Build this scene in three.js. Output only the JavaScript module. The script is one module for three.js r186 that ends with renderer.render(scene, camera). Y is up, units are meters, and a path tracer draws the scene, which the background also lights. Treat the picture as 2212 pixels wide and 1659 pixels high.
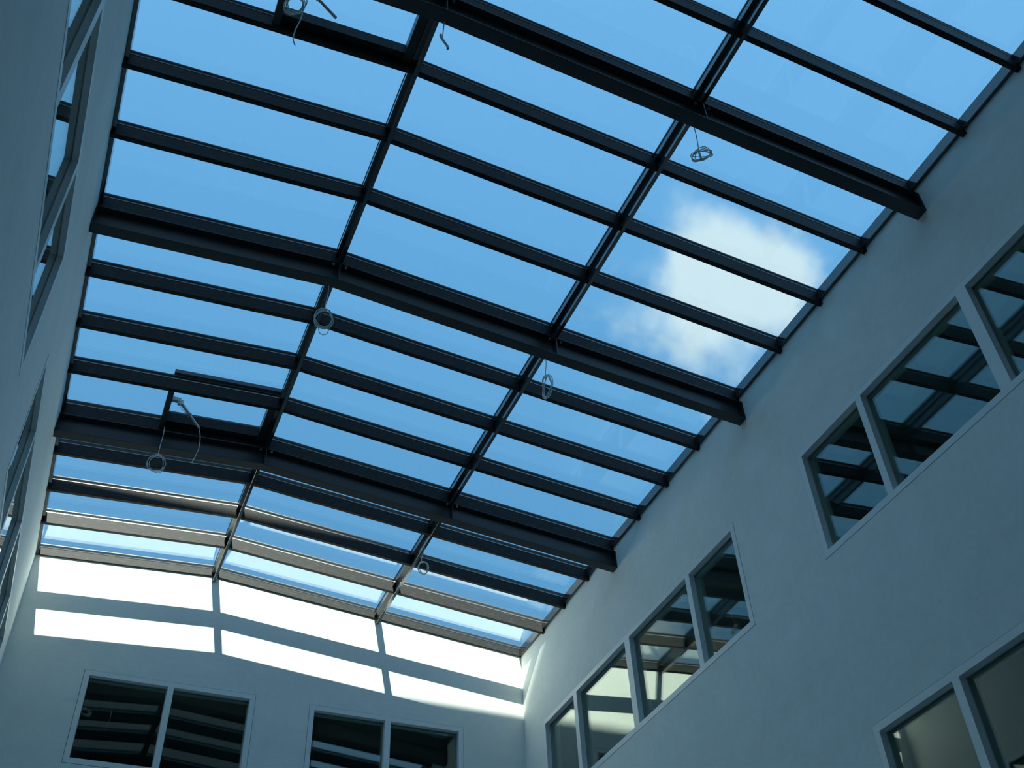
import * as THREE from 'three';
import { mergeGeometries } from 'three/addons/utils/BufferGeometryUtils.js';
import { createNoise2D, createNoise3D } from 'simplex-noise';

// ---------------------------------------------------------------- camera, sky, sun, exposure
const scene = new THREE.Scene();
const camera = new THREE.PerspectiveCamera(39.53, 2212 / 1659, 0.05, 400);
camera.position.set(1.166, 1.6, 16.73);
camera.up.set(-0.24099, 0.72943, 0.64019);
camera.lookAt(1.166 + 0.30983 * 10, 1.6 + 0.68294 * 10, 16.73 - 0.66151 * 10);

const renderer = new THREE.WebGLRenderer({ antialias: true });
renderer.toneMapping = THREE.LinearToneMapping;
renderer.toneMappingExposure = 1.07;
renderer.shadowMap.enabled = true;

let seed = 20240611;
const rnd = () => { seed = (seed * 1664525 + 1013904223) >>> 0; return seed / 4294967296; };
const noise2 = createNoise2D(rnd), noise3 = createNoise3D(rnd);
const clamp = (x, a = 0, b = 1) => Math.min(b, Math.max(a, x));
const smooth = (a, b, x) => { const t = clamp((x - a) / (b - a)); return t * t * (3 - 2 * t); };

const SUN = new THREE.Vector3(-0.158, 0.84, 1).normalize();
const sun = new THREE.DirectionalLight(new THREE.Color(1.0, 0.955, 0.87), 15.0);
sun.position.copy(SUN).multiplyScalar(60).add(new THREE.Vector3(4.65, 11, 0));
sun.target.position.set(4.65, 11, 0);
sun.castShadow = true;
sun.shadow.mapSize.set(4096, 4096);
Object.assign(sun.shadow.camera, { left: -14, right: 14, top: 18, bottom: -18, near: 5, far: 120 });
scene.add(sun, sun.target);

// Clear summer sky with a few scattered fair-weather clouds: brighter round the sun and paler towards the horizon.
function makeSky() {
  const Wd = 3072, H = 1536, data = new Float32Array(Wd * H * 4);
  // puffs of cloud: direction, radius in radians, thickness
  const puffs = [
    [0.4300, 0.7530, -0.4980, 0.050, 1.0], [0.4620, 0.7440, -0.4830, 0.054, 1.0], [0.4960, 0.7230, -0.4800, 0.046, 0.8], [0.4350, 0.7330, -0.5230, 0.050, 1.0],
    [0.4700, 0.7170, -0.5150, 0.060, 1.0], [0.5050, 0.7000, -0.5050, 0.048, 0.9], [0.4200, 0.7090, -0.5660, 0.050, 0.45], [0.3850, 0.7180, -0.5800, 0.040, 0.30],
    [0.4550, 0.6920, -0.5600, 0.056, 0.75], [0.4900, 0.6770, -0.5490, 0.050, 0.85], [0.5160, 0.7170, -0.4680, 0.036, 0.5],
  ].map(([x, y, z, r, a]) => ({ d: new THREE.Vector3(x, y, z).normalize(), r, a }));
  for (let i = 0; i < 16; i++) {                       // the rest of the sky carries clouds of the same kind
    const az = (i * 2.39996 + 0.9) % (2 * Math.PI), el = 0.35 + 0.75 * rnd();
    const c = new THREE.Vector3(Math.cos(az) * Math.cos(el), Math.sin(el), Math.sin(az) * Math.cos(el));
    if (c.angleTo(new THREE.Vector3(0.31, 0.683, -0.66)) < 0.75) continue;
    for (let k = 0; k < 6; k++) puffs.push({ d: c.clone().add(new THREE.Vector3(rnd() - 0.5, (rnd() - 0.5) * 0.5, rnd() - 0.5).multiplyScalar(0.16)).normalize(), r: 0.04 + 0.03 * rnd(), a: 0.5 + 0.5 * rnd() });
  }
  for (let r = 0; r < H; r++) {
    const el = ((r + 0.5) / H - 0.5) * Math.PI, y = Math.sin(el), ce = Math.cos(el);
    const near = puffs.filter((p) => Math.abs(Math.asin(p.d.y) - el) < p.r * 1.9);
    for (let c = 0; c < Wd; c++) {
      const az = ((c + 0.5) / Wd - 0.5) * 2 * Math.PI, x = Math.cos(az) * ce, z = Math.sin(az) * ce;
      const cs = x * SUN.x + y * SUN.y + z * SUN.z;
      const g = 0.80 + 0.30 * smooth(-0.55, 0.55, cs) + 0.5 * Math.pow(Math.max(0, cs), 6) + 1.1 * Math.pow(Math.max(0, cs), 40);
      const hz = Math.pow(1 - Math.max(0, y), 5), white = 0.10 * smooth(-0.2, 0.6, cs) + 0.35 * Math.pow(Math.max(0, cs), 8);
      let R = (0.182 + 0.34 * white) * g, G = (0.520 + 0.16 * white) * g, B = 0.995 * g;
      R += hz * 0.42; G += hz * 0.36; B += hz * 0.12;
      let m = 0;
      for (const p of near) {
        const dd = x * p.d.x + y * p.d.y + z * p.d.z;
        const ang2 = 2 * (1 - dd);
        if (ang2 > p.r * p.r * 3.4) continue;
        m += p.a * Math.exp(-2.6 * ang2 / (p.r * p.r));
      }
      if (m > 0.01) {
        let n = 0, a = 0.5, f = 9;
        for (let i = 0; i < 6; i++, a *= 0.55, f *= 2.05) n += a * noise3(x * f, y * f, z * f);
        const t = smooth(0.12, 1.55, m * 0.95 + n * 0.95) * 0.90;
        R += (0.90 - R) * t; G += (1.05 - G) * t; B += (1.16 - B) * t;
      }
      const o = (r * Wd + c) * 4;
      data[o] = R; data[o + 1] = G; data[o + 2] = B; data[o + 3] = 1;
    }
  }
  const t = new THREE.DataTexture(data, Wd, H, THREE.RGBAFormat, THREE.FloatType);
  t.mapping = THREE.EquirectangularReflectionMapping; t.magFilter = THREE.LinearFilter; t.minFilter = THREE.LinearFilter; t.needsUpdate = true;
  return t;
}
const sky = makeSky();
scene.background = sky;
scene.environment = sky;

// ---------------------------------------------------------------- dimensions (metres)
const OY = 1.6;                                        // camera height; the heights below are counted from the eye
const W = 9.3, ZB = -0.905, ZF = 18.2;                 // width of the atrium, back wall, front wall
const XR = 3.075, X2 = 6.245;                          // the two longitudinal purlins (the first is the ridge)
const YL = 11.136 + OY, YRG = 11.346 + OY, YM = 11.073 + OY, YE = 10.799 + OY;
const roofY = (x) => x < XR ? YL + (YRG - YL) * x / XR : x < X2 ? YRG + (YM - YRG) * (x - XR) / (X2 - XR) : YM + (YE - YM) * (x - X2) / (W - X2);
const BAR_Z = [ZB + 0.020, 0.215, 1.183, 2.184, 3.163, 4.160, 5.137, 6.138, 7.299, 8.448, 9.430, 10.417, 11.389, 12.345, 13.262, 14.20, 15.16];
const ZE = 15.25;                                       // the glass ends here; a solid roof covers the last bay before the front wall
const BEAM_AT = [4, 8, 12, 16];
const BW = 0.0345, BD = 0.235;                         // half width and depth of a glazing bar
const P1 = XR, P2 = X2, PL = 0.040, PR = 0.057;         // purlins; how far their flange reaches to either side

// ---------------------------------------------------------------- textures and materials
function noiseTexture(size, fn, color = true) {
  const d = new Uint8Array(size * size * 4);
  for (let y = 0; y < size; y++) for (let x = 0; x < size; x++) {
    const v = fn(x / size, y / size), o = (y * size + x) * 4;
    for (let k = 0; k < 3; k++) d[o + k] = clamp(Array.isArray(v) ? v[k] : v) * 255;
    d[o + 3] = 255;
  }
  const t = new THREE.DataTexture(d, size, size);
  t.wrapS = t.wrapT = THREE.RepeatWrapping; t.magFilter = THREE.LinearFilter; t.minFilter = THREE.LinearMipmapLinearFilter; t.generateMipmaps = true;
  if (color) t.colorSpace = THREE.SRGBColorSpace;
  t.needsUpdate = true;
  return t;
}
const tile = (f) => (x, y, s = 0) => {                  // seamless noise on a torus
  const a = x * 2 * Math.PI, b = y * 2 * Math.PI, r = f / (2 * Math.PI);
  return 0.5 * (noise3(Math.cos(a) * r + s, Math.sin(a) * r, Math.cos(b) * r * 1.3 + Math.sin(b) * r * 0.7) + noise3(Math.cos(b) * r + 7 + s, Math.sin(b) * r, Math.sin(a) * r * 1.2 + 3));
};
const t4 = tile(4), t9 = tile(9), t30 = tile(30), t80 = tile(80);
const plasterMap = noiseTexture(512, (x, y) => { const n = 0.94 + 0.012 * t4(x, y) + 0.010 * t9(x, y) + 0.012 * t30(x, y); return [n * 0.985, n, n * 0.975]; });
plasterMap.repeat.set(0.25, 0.25);
const plasterBump = noiseTexture(512, (x, y) => 0.5 + 0.25 * t30(x, y) + 0.25 * t80(x, y), false);
plasterBump.repeat.set(0.8, 0.8);
const dustMap = noiseTexture(512, (x, y) => {           // dried water marks and dust specks on the dark paint
  const blot = smooth(0.30, 0.62, t9(x, y)) * 0.5 + smooth(0.42, 0.6, t30(x, y, 3)) * 0.6, base = 0.14 + 0.012 * t30(x, y, 9);
  const v = base + 0.12 * blot; return [v * 0.98, v, v * 1.0];
});
dustMap.repeat.set(0.5, 2);
const M = {
  plaster: new THREE.MeshStandardMaterial({ map: plasterMap, bumpMap: plasterBump, bumpScale: 0.0012, roughness: 0.9 }),
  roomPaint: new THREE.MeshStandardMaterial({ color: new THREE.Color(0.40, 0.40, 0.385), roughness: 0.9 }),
  concrete: new THREE.MeshStandardMaterial({ color: new THREE.Color(0.42, 0.42, 0.40), roughness: 0.85 }),
  facade: new THREE.MeshStandardMaterial({ color: new THREE.Color(0.30, 0.29, 0.28), roughness: 0.9 }),
  frame: new THREE.MeshStandardMaterial({ color: new THREE.Color(0.86, 0.88, 0.85), roughness: 0.45 }),
  bead: new THREE.MeshStandardMaterial({ color: new THREE.Color(0.42, 0.42, 0.40), roughness: 0.6 }),
  bar: new THREE.MeshPhysicalMaterial({ map: dustMap, roughness: 0.5, specularIntensity: 0.35 }),
  steel: new THREE.MeshStandardMaterial({ color: new THREE.Color(0.030, 0.032, 0.034), roughness: 0.42 }),
  purlin: new THREE.MeshPhysicalMaterial({ color: new THREE.Color(0.030, 0.032, 0.036), roughness: 0.12, ior: 2.0 }),
  strip: new THREE.MeshStandardMaterial({ color: new THREE.Color(0.42, 0.42, 0.41), roughness: 0.3, metalness: 0.8 }),
  gasket: new THREE.MeshStandardMaterial({ color: new THREE.Color(0.015, 0.016, 0.018), roughness: 0.6 }),
  cap: new THREE.MeshStandardMaterial({ color: new THREE.Color(0.06, 0.065, 0.07), roughness: 0.4 }),
  roofGlass: new THREE.MeshPhysicalMaterial({ color: new THREE.Color(0.915, 0.965, 0.945), roughness: 0, transmission: 1, thickness: 0, ior: 2.0 }),
  wallGlass: new THREE.MeshPhysicalMaterial({ color: new THREE.Color(0.90, 0.95, 0.92), roughness: 0, transmission: 1, thickness: 0, ior: 1.55 }),
  spacer: new THREE.MeshStandardMaterial({ color: new THREE.Color(0.25, 0.26, 0.26), roughness: 0.5, metalness: 0.4 }),
  cable: new THREE.MeshStandardMaterial({ color: new THREE.Color(0.78, 0.79, 0.76), roughness: 0.55 }),
  bolt: new THREE.MeshStandardMaterial({ color: new THREE.Color(0.62, 0.63, 0.64), roughness: 0.3, metalness: 0.9 }),
  alu: new THREE.MeshStandardMaterial({ color: new THREE.Color(0.60, 0.60, 0.58), roughness: 0.4, metalness: 0.5 }),
  whitePlastic: new THREE.MeshStandardMaterial({ color: new THREE.Color(0.75, 0.75, 0.72), roughness: 0.45 }),
};

// ---------------------------------------------------------------- helpers
const taken = new Map();
function numbered(name) { const n = taken.get(name) ?? 0; taken.set(name, n + 1); return n ? `${name}_${String(n).padStart(3, '0')}` : name; }
function mesh(name, geo, mat, parent) {
  const m = new THREE.Mesh(geo, mat); m.name = name; m.castShadow = m.receiveShadow = true; parent.add(m); return m;
}
function group(name, userData) { const g = new THREE.Group(); g.name = numbered(name); g.userData = userData; scene.add(g); return g; }
const structure = (name, extra) => group(name, { kind: 'structure', ...extra });
function thing(name, label, category, grp) { const u = { label, category }; if (grp) u.group = grp; return group(name, u); }
function box(x0, x1, y0, y1, z0, z1) {
  const g = new THREE.BoxGeometry(x1 - x0, y1 - y0, z1 - z0); g.translate((x0 + x1) / 2, (y0 + y1) / 2, (z0 + z1) / 2); return g;
}
// A prism: the closed profile (list of [a, b]) is swept from one end to the other; place(a, b, end) gives the corner in space. uv in metres along the sweep.
function prism(profile, place, length) {
  const n = profile.length, pos = [], uv = [];
  const put = (p, u, v) => { pos.push(...p); uv.push(u, v); };
  let run = 0;
  for (let i = 0; i < n; i++) {
    const a = profile[i], b = profile[(i + 1) % n], l = Math.hypot(b[0] - a[0], b[1] - a[1]);
    const A = place(a[0], a[1], 0), B = place(b[0], b[1], 0), C = place(b[0], b[1], 1), D = place(a[0], a[1], 1);
    put(A, 0, run); put(B, 0, run + l); put(C, length, run + l); put(A, 0, run); put(C, length, run + l); put(D, length, run);
    run += l;
  }
  const tris = THREE.ShapeUtils.triangulateShape(profile.map((p) => new THREE.Vector2(p[0], p[1])), []);
  for (const t of tris) { for (const i of t) put(place(...profile[i], 1), profile[i][0], profile[i][1]); for (const i of [...t].reverse()) put(place(...profile[i], 0), profile[i][0], profile[i][1]); }
  const g = new THREE.BufferGeometry();
  g.setAttribute('position', new THREE.Float32BufferAttribute(pos, 3)); g.setAttribute('uv', new THREE.Float32BufferAttribute(uv, 2));
  // make the faces look outwards
  const c = new THREE.Vector3(); g.computeBoundingBox(); g.boundingBox.getCenter(c);
  g.computeVertexNormals();
  let vol = 0; const P = g.attributes.position, a = new THREE.Vector3(), b = new THREE.Vector3(), d = new THREE.Vector3();
  for (let i = 0; i < P.count; i += 3) { a.fromBufferAttribute(P, i).sub(c); b.fromBufferAttribute(P, i + 1).sub(c); d.fromBufferAttribute(P, i + 2).sub(c); vol += a.dot(b.cross(d)); }
  if (vol < 0) {
    for (const at of [g.attributes.position, g.attributes.uv]) for (let i = 0; i < at.count; i += 3) for (let k = 0; k < at.itemSize; k++) {
      const t = at.array[(i + 1) * at.itemSize + k]; at.array[(i + 1) * at.itemSize + k] = at.array[(i + 2) * at.itemSize + k]; at.array[(i + 2) * at.itemSize + k] = t;
    }
    g.computeVertexNormals();
  }
  return g;
}
const rect = (a0, a1, b0, b1, c = 0.003) => [[a0 + c, b0], [a1 - c, b0], [a1, b0 + c], [a1, b1 - c], [a1 - c, b1], [a0 + c, b1], [a0, b1 - c], [a0, b0 + c]];
// along x, following the roof slope: profile is [z, height above the roof line]
const acrossX = (profile, x0, x1, z) => prism(profile, (a, b, e) => { const x = e ? x1 : x0; return [x, slopeY(x, x0, x1) + b, z + a]; }, x1 - x0);
function slopeY(x, x0, x1) {                            // stays on the facet the piece lies in, also right at a bend
  const m = (x0 + x1) / 2;
  if (m < XR) return YL + (YRG - YL) * x / XR;
  if (m < X2) return YRG + (YM - YRG) * (x - XR) / (X2 - XR);
  return YM + (YE - YM) * (x - X2) / (W - X2);
}
const alongZ = (profile, x, y, z0, z1) => prism(profile, (a, b, e) => [x + a, y + b, e ? z1 : z0], z1 - z0);

// ---------------------------------------------------------------- windows: openings in the walls
// along: start and end of each pane on the wall; y0, y1: outer height of the frame
const FACE = 0.088;
const WIN = {
  right: [
    { panes: [[0.020, 1.215], [1.343, 3.165], [3.325, 5.160], [5.275, 6.472]], y0: 7.235, y1: 8.895 },
    { panes: [[8.262, 9.436], [9.538, 11.322], [11.480, 13.30], [13.41, 14.60]], y0: 7.243, y1: 8.893 },
    { panes: [[8.240, 9.418], [9.526, 11.31], [11.47, 13.29], [13.40, 14.59]], y0: 3.42, y1: 5.083 },
  ],
  left: [
    { panes: [[0.25, 1.44], [1.56, 3.36], [3.50, 5.36], [5.48, 6.72]], y0: 7.09, y1: 8.79, glass: 0.062 },
    { panes: [[8.42, 9.58], [9.70, 11.38], [11.52, 13.30], [13.42, 14.60]], y0: 7.09, y1: 8.80, glass: 0.062 },
  ],
  back: [
    { panes: [[1.380, 2.664], [2.762, 4.067]], y0: 7.395, y1: 8.988 },
    { panes: [[5.214, 6.530], [6.637, 7.955]], y0: 7.395, y1: 8.965 },
  ],
};
const GAP = 0.007;
const outer = (w) => ({ a0: w.panes[0][0] - FACE, a1: w.panes.at(-1)[1] + FACE, b0: w.y0 + OY, b1: w.y1 + OY });
function hole(w) {
  const o = outer(w), p = new THREE.Path();
  p.moveTo(o.a0 - GAP, o.b0 - GAP); p.lineTo(o.a1 + GAP, o.b0 - GAP); p.lineTo(o.a1 + GAP, o.b1 + GAP); p.lineTo(o.a0 - GAP, o.b1 + GAP); p.closePath();
  return p;
}
function wallGeometry(points, windows, thick) {
  const s = new THREE.Shape(points.map((p) => new THREE.Vector2(...p)));
  for (const w of windows) s.holes.push(hole(w));
  return new THREE.ExtrudeGeometry(s, { depth: thick, bevelEnabled: false });
}
const WT = 0.34;
// right wall: profile drawn in (z, y), thickness grows towards +x
{
  const g = wallGeometry([[ZB - WT, 0], [ZF, 0], [ZF, YE], [ZB - WT, YE]], WIN.right, WT);
  g.applyMatrix4(new THREE.Matrix4().makeBasis(new THREE.Vector3(0, 0, 1), new THREE.Vector3(0, 1, 0), new THREE.Vector3(1, 0, 0))); g.translate(W, 0, 0);
  flip(g); const o = mesh('wall_right', g, M.plaster, scene); o.userData.kind = 'structure';
}
{
  const g = wallGeometry([[ZB - WT, 0], [ZF, 0], [ZF, YL], [ZB - WT, YL]], WIN.left, WT);
  g.applyMatrix4(new THREE.Matrix4().makeBasis(new THREE.Vector3(0, 0, 1), new THREE.Vector3(0, 1, 0), new THREE.Vector3(1, 0, 0))); g.translate(-WT, 0, 0);
  flip(g); const o = mesh('wall_left', g, M.plaster, scene); o.userData.kind = 'structure';
}
{
  const g = wallGeometry([[0, 0], [W, 0], [W, YE], [X2, YM], [XR, YRG], [0, YL]], WIN.back, WT);
  g.translate(0, 0, ZB - WT);
  const o = mesh('wall_back', g, M.plaster, scene); o.userData.kind = 'structure';
}
function flip(g) {                                      // a mirrored basis turns the faces inside out: turn them back
  const gi = g.index ? g.toNonIndexed() : g;
  for (const at of Object.values(gi.attributes)) for (let i = 0; i < at.count; i += 3) for (let k = 0; k < at.itemSize; k++) {
    const p = (i + 1) * at.itemSize + k, q = (i + 2) * at.itemSize + k, t = at.array[p]; at.array[p] = at.array[q]; at.array[q] = t;
  }
  gi.computeVertexNormals();
}
// the front wall belongs to a taller part of the building, which keeps the low sun off most of the roof
{
  const top = 9.435 + OY + 0.84 * (ZF - ZB);
  const o = mesh('wall_front', mergeGeometries([box(-3.9, 9.7, YL, top, ZF, ZF + 0.5), box(-8.6, W + 8.6, 0, YL, ZF, ZF + 0.5)]), M.facade, scene); o.userData.kind = 'structure';
  const f = mesh('floor', box(-WT - 8.2, W + WT + 8.2, -0.3, 0, ZB - WT - 8.2, ZF), M.concrete, scene); f.userData.kind = 'structure';
}
// dim rooms behind the windows: outer walls, floors and ceilings, so that daylight comes in from the atrium only
{
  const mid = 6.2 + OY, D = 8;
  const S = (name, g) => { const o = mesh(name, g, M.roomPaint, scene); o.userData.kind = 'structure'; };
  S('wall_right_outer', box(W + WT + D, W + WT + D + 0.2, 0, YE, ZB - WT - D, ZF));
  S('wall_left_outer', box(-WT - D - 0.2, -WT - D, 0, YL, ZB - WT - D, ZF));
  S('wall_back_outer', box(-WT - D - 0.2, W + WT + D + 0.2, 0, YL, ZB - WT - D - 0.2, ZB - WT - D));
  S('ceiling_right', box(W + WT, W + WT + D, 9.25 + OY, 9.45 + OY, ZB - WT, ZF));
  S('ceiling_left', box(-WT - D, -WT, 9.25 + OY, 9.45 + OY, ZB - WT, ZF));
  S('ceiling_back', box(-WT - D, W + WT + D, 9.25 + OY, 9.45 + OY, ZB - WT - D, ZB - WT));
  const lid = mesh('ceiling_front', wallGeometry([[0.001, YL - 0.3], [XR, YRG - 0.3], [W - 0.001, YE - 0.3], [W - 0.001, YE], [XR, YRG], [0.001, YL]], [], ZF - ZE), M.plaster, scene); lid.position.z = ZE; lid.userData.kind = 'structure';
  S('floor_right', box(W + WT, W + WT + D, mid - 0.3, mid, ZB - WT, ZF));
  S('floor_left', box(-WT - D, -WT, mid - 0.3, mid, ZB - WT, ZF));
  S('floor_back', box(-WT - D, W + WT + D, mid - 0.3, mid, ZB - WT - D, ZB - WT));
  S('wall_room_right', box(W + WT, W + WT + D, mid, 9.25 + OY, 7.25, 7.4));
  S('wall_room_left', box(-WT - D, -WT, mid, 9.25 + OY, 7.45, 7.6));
}
// window frames with mullions, glazing beads and double panes. M4 maps (along, height, depth into the wall) to space.
function buildWindow(n, w, toWorld, mirror) {
  const g = structure('window_' + n);
  const o = outer(w), put = (name, a0, a1, b0, b1, d0, d1, mat, parent = g) => {
    const q = box(a0, a1, b0, b1, d0, d1); q.applyMatrix4(toWorld);
    return mesh(name, mirror ? (flip2(q)) : q, mat, parent);
  };
  const D0 = -0.004, D1 = 0.25;                         // the frame stands a little proud of the plaster
  put('frame_rail', o.a0, o.a1, o.b1 - FACE, o.b1, D0, D1, M.frame);
  put('frame_rail', o.a0, o.a1, o.b0, o.b0 + FACE, D0, D1, M.frame);
  put('frame_stile', o.a0, o.a0 + FACE, o.b0 + FACE, o.b1 - FACE, D0, D1, M.frame);
  put('frame_stile', o.a1 - FACE, o.a1, o.b0 + FACE, o.b1 - FACE, D0, D1, M.frame);
  for (let i = 0; i + 1 < w.panes.length; i++) put('mullion', w.panes[i][1], w.panes[i + 1][0], o.b0 + FACE, o.b1 - FACE, D0, D1, M.frame);
  put('backing_strip', o.a0 - 0.05, o.a0 + 0.03, o.b0, o.b1, D1, D1 + 0.03, M.bead); put('backing_strip', o.a1 - 0.03, o.a1 + 0.05, o.b0, o.b1, D1, D1 + 0.03, M.bead);
  const b0 = o.b0 + FACE, b1 = o.b1 - FACE, B = 0.011, d = w.glass ?? 0.092, e = d - 0.008;
  for (const [a0, a1] of w.panes) {
    put('glazing_bead', a0, a1, b1 - B, b1, e, d - 0.002, M.bead); put('glazing_bead', a0, a1, b0, b0 + B, e, d - 0.002, M.bead);
    put('glazing_bead', a0, a0 + B, b0 + B, b1 - B, e, d - 0.002, M.bead); put('glazing_bead', a1 - B, a1, b0 + B, b1 - B, e, d - 0.002, M.bead);
    const p = put('pane', a0 + 0.004, a1 - 0.004, b0 + 0.004, b1 - 0.004, d, d + 0.006, M.wallGlass);
    put('spacer', a0 + 0.004, a1 - 0.004, b0 + 0.004, b0 + 0.02, d + 0.007, d + 0.019, M.spacer, p); put('spacer', a0 + 0.004, a1 - 0.004, b1 - 0.02, b1 - 0.004, d + 0.007, d + 0.019, M.spacer, p);
    put('pane', a0 + 0.004, a1 - 0.004, b0 + 0.004, b1 - 0.004, d + 0.02, d + 0.026, M.wallGlass);
  }
  return g;
}
function flip2(g) { const q = g.toNonIndexed(); flip(q); return q; }
const basis = (x, y, z, t) => new THREE.Matrix4().makeBasis(x, y, z).setPosition(...t);
const vx = new THREE.Vector3(1, 0, 0), vy = new THREE.Vector3(0, 1, 0), vz = new THREE.Vector3(0, 0, 1);
let wn = 1;
for (const w of WIN.back) buildWindow(wn++, w, basis(vx, vy, vz.clone().negate(), [0, 0, ZB]), true);
for (const w of WIN.right) buildWindow(wn++, w, basis(vz, vy, vx, [W, 0, 0]), true);
for (const w of WIN.left) buildWindow(wn++, w, basis(vz, vy, vx.clone().negate(), [0, 0, 0]), false);

// ---------------------------------------------------------------- roof: edge rails on the side walls
const RAIL = 0.165, RW = 0.05;
for (const [i, side] of [[1, 'left'], [2, 'right']]) {
  const g = structure('trim_' + i), x0 = side === 'left' ? 0.001 : W - RW, x1 = side === 'left' ? RW : W - 0.001, y = side === 'left' ? YL : YE;
  for (let k = 0; k + 1 < BAR_Z.length; k++) mesh('rail_piece', box(x0, x1, y - RAIL, y, BAR_Z[k] + BW + 0.001, BAR_Z[k + 1] - BW - 0.001), M.purlin, g);
}

// ---------------------------------------------------------------- roof: glazing bars across the atrium
const spans = [[0.002, P1 + 0.003], [P1 + PR, P2 + 0.003], [P2 + PR, W - 0.002]];
const barProfile = rect(-BW, BW, -BD, -0.014, 0.004), seatProfile = [[-BW - 0.006, -0.014], [BW + 0.006, -0.014], [BW + 0.006, -0.001], [-BW - 0.006, -0.001]];
const capProfile = rect(-BW, BW, 0.036, 0.062, 0.006);
const ORD = ['', 'first', 'second', 'third', 'fourth', 'fifth', 'sixth', 'seventh', 'eighth', 'ninth', 'tenth', 'eleventh', 'twelfth', 'thirteenth', 'fourteenth', 'fifteenth'];
BAR_Z.forEach((z, k) => {
  let label = k === 0 ? 'black glazing bar lying along the top edge of the sunlit back wall'
    : BEAM_AT.includes(k) && k < 16 ? `black glazing bar directly above the ${['', 'first', 'second', 'third'][k / 4]} steel beam from the back wall`
      : k <= 15 ? `slim black glazing bar across the skylight, ${ORD[k]} from the bar on the back wall` : 'black glazing bar of the skylight beyond the upper edge of the picture';
  const g = thing('glazing_bar', label, 'glazing bar', 'glazing bars of the skylight');
  for (const [x0, x1] of spans) {
    mesh('bar_segment', acrossX(k ? barProfile : rect(-0.0185, 0.0185, -0.165, -0.014, 0.004), x0, x1, z), M.bar, g);
    mesh('gasket', acrossX(k ? seatProfile : rect(-0.0185, 0.024, -0.014, -0.001, 0), x0, x1, z), M.gasket, g);
    if (k) mesh('edge_strip', mergeGeometries([-1, 1].map((t) => acrossX(t < 0 ? [[-BW - 0.004, -0.024], [-BW, -0.024], [-BW, -0.015], [-BW - 0.004, -0.015]] : [[BW, -0.024], [BW + 0.004, -0.024], [BW + 0.004, -0.015], [BW, -0.015]], x0, x1, z))), M.strip, g);
    mesh('cover_cap', acrossX(capProfile, x0, x1, z), M.cap, g);
  }
});

// ---------------------------------------------------------------- roof: two purlins of T section running the length of the atrium
const tee = [[-PL, -0.034], [-PL, -0.118], [-PL + 0.003, -0.121], [0.004, -0.121], [0.004, -0.264], [0.008, -0.268], [PR - 0.003, -0.268], [PR, -0.264], [PR, -0.121], [PR + 0.019, -0.121], [PR + 0.022, -0.118], [PR + 0.022, -0.034]];
for (const [x, label] of [[P1, 'black T-section purlin along the roof ridge, nearer the left wall'], [P2, 'black T-section purlin below the ridge, nearer the right wall']]) {
  const g = thing('purlin', label, 'purlin', 'purlins of the skylight');
  mesh('tee_profile', alongZ(tee, x, roofY(x), ZB + 0.001, ZE - 0.001), M.purlin, g);
  mesh('gasket', alongZ([[-PL - 0.004, -0.033], [PR + 0.026, -0.033], [PR + 0.026, -0.001], [-PL - 0.004, -0.001]], x, roofY(x), ZB + 0.001, ZE - 0.001), M.gasket, g);
  mesh('cover_cap', alongZ(rect(-0.02, 0.056, 0.036, 0.062, 0.006), x, roofY(x), ZB + 0.001, ZE - 0.001), M.cap, g);
}

// ---------------------------------------------------------------- roof: steel I-beams under every fourth bar
const FT = 0.016, FWH = 0.085, BT = -0.270, BB = -0.612;
BEAM_AT.forEach((k, i) => {
  const label = ['first black steel I-beam from the sunlit back wall, just below the lower roof hatch', 'second black steel I-beam from the back wall, in the middle of the skylight', 'third black steel I-beam from the back wall, crossing the upper right of the picture', 'black steel I-beam of the skylight beyond the upper edge of the picture'][i];
  const g = thing('steel_beam', label, 'steel beam', 'steel beams of the skylight'), z = BAR_Z[k];
  const cut = [0.014, XR, W - 0.014];
  for (let s = 0; s < 2; s++) {
    mesh('web', acrossBeam([[-0.005, BB + FT], [0.005, BB + FT], [0.005, BT - FT], [-0.005, BT - FT]], cut[s], cut[s + 1], z), M.steel, g);
    mesh('top_flange', acrossBeam(rect(-FWH, FWH, BT - FT, BT, 0.003), cut[s], cut[s + 1], z), M.steel, g);
    mesh('bottom_flange', acrossBeam(rect(-FWH, FWH, BB, BB + FT, 0.003), cut[s], cut[s + 1], z), M.steel, g);
  }
  for (const x of [0.002, W - 0.014]) mesh('end_plate', box(x, x + 0.012, roofY(x) + BB + 0.004, roofY(x) + BT, z - FWH, z + FWH), M.steel, g);
  for (const x of [P1 + 0.029, P2 + 0.029]) {
    for (const s of [-1, 1]) mesh('stiffener', box(x - 0.006, x + 0.006, roofY(x) + BB + FT, roofY(x) + BT - FT, Math.min(s * 0.006, s * (FWH - 0.004)) + z, Math.max(s * 0.006, s * (FWH - 0.004)) + z), M.steel, g);
    for (const s of [-1, 1]) for (const t of [-1, 1]) {
      const b = new THREE.CylinderGeometry(0.019, 0.019, 0.028, 6); b.translate(x + s * 0.085, roofY(x + s * 0.085) + BT - FT - 0.015, z + t * 0.05);
      mesh('bolt', b, M.bolt, g);
    }
  }
});
function acrossBeam(profile, x0, x1, z) {               // the beam bends once, at the ridge
  const y = (x) => x <= XR ? YL + (YRG - YL) * x / XR : YRG + (YE - YRG) * (x - XR) / (W - XR);
  return prism(profile, (a, b, e) => { const x = e ? x1 : x0; return [x, y(x) + b, z + a]; }, x1 - x0);
}

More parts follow.
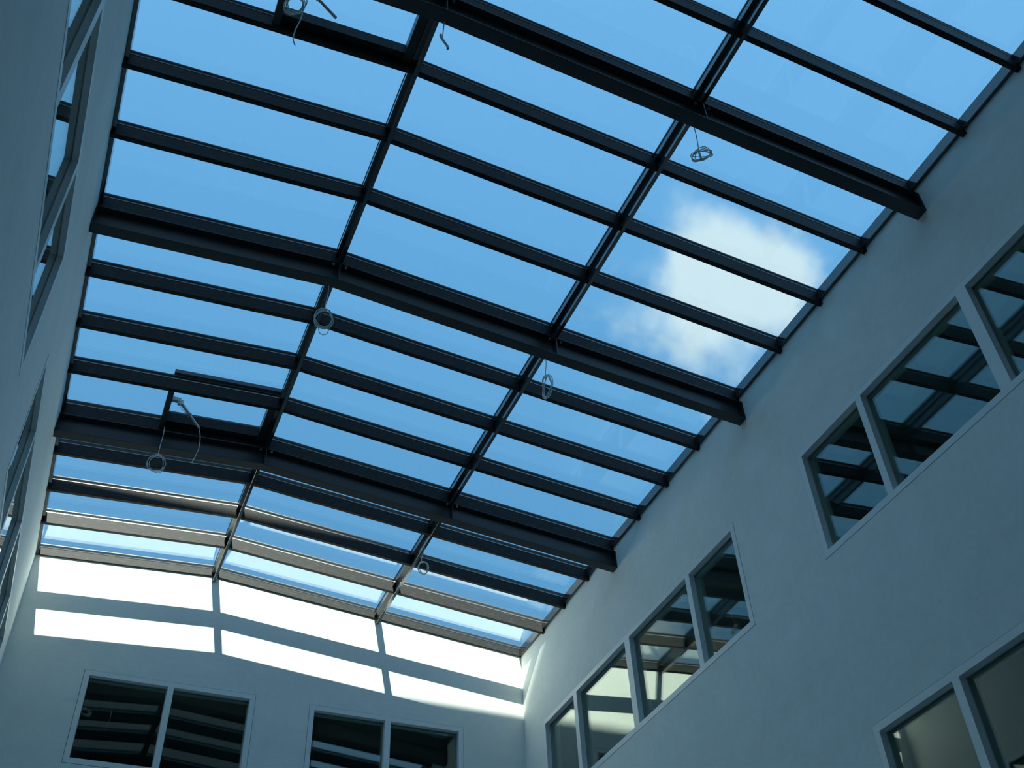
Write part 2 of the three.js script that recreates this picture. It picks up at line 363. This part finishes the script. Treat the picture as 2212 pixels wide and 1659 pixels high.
// ---------------------------------------------------------------- roof: glass panes between the bars
const HATCH = { 4: 1, 11: 1 }, HX = 1.47;               // rows with a hatch beside the ridge purlin; edge of the hatch
{
  const g = structure('ceiling');
  const glassProfile = (z0, z1) => [[z0, 0.002], [z1, 0.002], [z1, 0.030], [z0, 0.030]];
  const bays = [[RW + 0.002 - 0.04, P1 + 0.006], [P1 + 0.026, P2 + 0.006], [P2 + 0.026, W - 0.012]];
  for (let k = 0; k + 1 < BAR_Z.length; k++) {
    const z0 = BAR_Z[k] + 0.012, z1 = BAR_Z[k + 1] - 0.012;
    bays.forEach(([x0, x1], b) => {
      if (b === 0 && HATCH[k]) x1 = HX + 0.01;
      mesh('pane', acrossX(glassProfile(z0, z1), x0, x1, 0), M.roofGlass, g);
    });
  }
}

// ---------------------------------------------------------------- opening hatches beside the ridge
for (const k of [4, 11]) {
  const g = thing('roof_hatch', k === 4 ? 'black framed opening hatch in the skylight above the first steel beam' : 'black framed opening hatch at the upper left, below the third steel beam', 'roof hatch', 'opening hatches of the skylight');
  const z0 = BAR_Z[k] + BW + 0.008, z1 = BAR_Z[k + 1] - BW - 0.008, x0 = HX, x1 = P1 - PL - 0.006;
  const member = (name, a0, a1, c0, c1, b0, b1, mat = M.steel) => mesh(name, prism([[a0, c0], [a1, c0], [a1, c1], [a0, c1]], (a, c, e) => [a, YL + (YRG - YL) * a / XR + (e ? b1 : b0), c], b1 - b0), mat, g);
  member('side_bar', x0 - 0.048, x0 + 0.035, z0, z1, -0.20, 0.06);
  member('side_bar', x1 - 0.105, x1, z0, z1, -0.13, 0.06);
  member('frame_rail', x0 + 0.036, x1 - 0.106, z0, z0 + 0.10, -0.12, 0.06, M.bar);
  member('frame_rail', x0 + 0.036, x1 - 0.106, z1 - 0.05, z1, -0.12, 0.06, M.bar);
  member('sash_rail', x0 - 0.03, x1 + 0.02, z1 - 0.01, z1 + 0.125, 0.064, 0.13, M.cap);
  member('sash_rail', x0 - 0.03, x1 + 0.02, z0 - 0.10, z0 + 0.04, 0.075, 0.14, M.cap);
  member('sash_rail', x0 - 0.03, x0 + 0.03, z0 + 0.04, z1 + 0.03, 0.075, 0.14, M.cap);
  member('sash_rail', x1 - 0.04, x1 + 0.02, z0 + 0.04, z1 + 0.03, 0.075, 0.14, M.cap);
  member('pane', x0 + 0.02, x1 - 0.03, z0 + 0.03, z1 + 0.035, 0.09, 0.118, M.roofGlass);
}

// ---------------------------------------------------------------- hatch openers, cables
const V = (x, y, z) => new THREE.Vector3(x, y + OY, z);
const tubeOf = (pts, r, seg = 60, closed = false) => new THREE.TubeGeometry(new THREE.CatmullRomCurve3(pts, closed, 'catmullrom', 0.5), seg, r, 7, closed);
function rod(a, b, r, r2 = r, sides = 12) {
  const d = b.clone().sub(a), g = new THREE.CylinderGeometry(r2, r, d.length(), sides);
  g.applyQuaternion(new THREE.Quaternion().setFromUnitVectors(vy, d.clone().normalize())); g.translate(...a.clone().add(b).multiplyScalar(0.5)); return g;
}
{
  const z = BAR_Z[4] + 0.5;
  const g = thing('hatch_opener', 'white and grey hatch opener arm dangling in the lower hatch with a loose cable', 'opener arm');
  mesh('bracket', mergeGeometries([box(1.506, 1.64, 11.235 + OY, 11.30 + OY, z - 0.03, z + 0.03), box(1.60, 1.68, 11.19 + OY, 11.27 + OY, z - 0.025, z + 0.025)]), M.whitePlastic, g);
  const arm = mesh('arm', rod(V(1.64, 11.25, z), V(1.80, 11.05, z), 0.026), M.alu, g);
  mesh('collar', rod(V(1.795, 11.057, z), V(1.812, 11.036, z), 0.034), M.bolt, arm);
  mesh('rod', rod(V(1.80, 11.05, z), V(1.99, 10.82, z), 0.014, 0.017), M.alu, g);
  mesh('cable', tubeOf([V(1.985, 10.83, z), V(2.03, 10.66, z), V(2.045, 10.47, z), V(2.03, 10.33, z), V(1.99, 10.14, z)], 0.006), M.cable, g);
  mesh('wire', tubeOf([V(1.63, 11.22, z + 0.02), V(1.655, 11.12, z + 0.03), V(1.73, 11.05, z + 0.02), V(1.80, 11.03, z + 0.01)], 0.004), M.cable, g);
}
{
  const z = BAR_Z[11] + 0.45;
  const g = thing('hatch_opener', 'thin grey hatch opener rod hanging in the upper hatch at the picture edge', 'opener arm');
  mesh('bracket', box(1.510, 1.60, 11.22 + OY, 11.30 + OY, z - 0.03, z + 0.03), M.whitePlastic, g);
  mesh('arm', rod(V(1.58, 11.26, z), V(1.84, 11.12, z), 0.022), M.alu, g);
  mesh('rod', rod(V(1.82, 11.14, z), V(2.04, 10.875, z), 0.016, 0.017), M.alu, g);
}
// a coil: a wire drops from the steel and ends in a few loose turns
function coil(label, from, centre, radius, normal, turns, wobble, extra) {
  const g = thing('cable_coil', label, 'cable', 'loose lamp cables of the skylight');
  const n = new THREE.Vector3(...normal).normalize(), u = new THREE.Vector3(0, 1, 0).addScaledVector(n, -n.y).normalize(), v = new THREE.Vector3().crossVectors(n, u);
  const topPt = centre.clone().addScaledVector(u, radius);
  mesh('wire', tubeOf([from, from.clone().lerp(topPt, 0.35).add(new THREE.Vector3(0.006, 0, 0)), from.clone().lerp(topPt, 0.75).add(new THREE.Vector3(-0.004, 0, 0)), topPt], 0.0055, 40), M.cable, g);
  for (let t = 0; t < turns; t++) {
    const pts = [], off = new THREE.Vector3((rnd() - 0.5), (rnd() - 0.5), (rnd() - 0.5)).multiplyScalar(wobble * radius), sx = 1 + (rnd() - 0.5) * 0.22, sy = 1 + (rnd() - 0.5) * 0.22, ph = rnd() * 6.28;
    for (let i = 0; i < 18; i++) {
      const a = i / 18 * 2 * Math.PI, r = radius * (1 + 0.05 * Math.sin(3 * a + ph));
      pts.push(centre.clone().addScaledVector(u, Math.cos(a) * r * sy).addScaledVector(v, Math.sin(a) * r * sx).addScaledVector(n, 0.02 * Math.sin(2 * a + ph)).add(off));
    }
    mesh('turn', tubeOf(pts, 0.0055, 64, true), M.cable, g);
  }
  mesh('tie', rod(topPt.clone().addScaledVector(v, -0.02), topPt.clone().addScaledVector(v, 0.02), 0.016), M.cable, g);
  if (extra) extra(g, centre, u, v, n);
  return g;
}
coil('round grey cable coil under the second beam where it meets the ridge purlin', V(3.01, 10.728, 7.235), V(3.005, 10.12, 7.2), 0.115, [0.15, 0.62, -0.77], 5, 0.22,
  (g, c, u, v) => mesh('loose_end', tubeOf([c.clone().addScaledVector(v, -0.07).addScaledVector(u, -0.09), c.clone().addScaledVector(v, -0.03).addScaledVector(u, -0.19), c.clone().addScaledVector(v, 0.05).addScaledVector(u, -0.19), c.clone().addScaledVector(v, 0.10).addScaledVector(u, -0.06)], 0.005), M.cable, g));
coil('narrow edge-on grey cable loop under the second beam by the right purlin', V(6.157, 10.48, 7.235), V(6.165, 9.98, 7.2), 0.155, [0.93, 0.10, 0.10], 5, 0.22);
coil('tangled grey cable coil hanging under the third beam by the right purlin', V(6.171, 10.50, 11.325), V(6.20, 9.95, 11.29), 0.105, [-0.25, 0.90, 0.36], 5, 0.35,
  (g, c, u, v) => { mesh('bundle', tubeOf([c.clone().addScaledVector(u, 0.10).addScaledVector(v, 0.0), V(6.172, 10.02, 11.29), V(6.14, 9.97, 11.29), V(6.10, 9.91, 11.30)], 0.012), M.cable, g); });
coil('pale cable coil below the right purlin near the sunlit back wall', V(6.27, 10.803, 1.845), V(6.255, 10.378, 1.845), 0.107, [0.80, 0.50, -0.33], 4, 0.3);
coil('pale cable loop hanging from the lower hatch in front of the first beam', V(1.505, 11.0, 3.29), V(1.515, 10.305, 3.263), 0.120, [0.05, 0.62, -0.78], 3, 0.28);
{
  const g = thing('cable_coil', 'short folded grey cable end under the third beam at the ridge purlin', 'cable', 'loose lamp cables of the skylight');
  mesh('wire', tubeOf([V(3.121, 10.735, 11.33), V(3.122, 10.62, 11.30), V(3.117, 10.50, 11.29), V(3.100, 10.47, 11.29)], 0.006, 30), M.cable, g);
  mesh('bundle', tubeOf([V(3.095, 10.51, 11.29), V(3.10, 10.46, 11.29), V(3.135, 10.385, 11.29), V(3.17, 10.32, 11.29), V(3.176, 10.27, 11.29)], 0.014, 30), M.cable, g);
}
coil('tangled pale cable coil in the upper hatch at the top edge of the picture', V(1.53, 11.04, 10.86), V(1.60, 10.84, 10.865), 0.10, [0.45, 0.60, -0.66], 5, 0.45,
  (g) => mesh('loose_end', tubeOf([V(1.66, 11.02, 10.867), V(1.685, 10.80, 10.867), V(1.682, 10.60, 10.867), V(1.65, 10.35, 10.867), V(1.645, 10.15, 10.867), V(1.673, 10.056, 10.867)], 0.007), M.cable, g));

renderer.render(scene, camera);
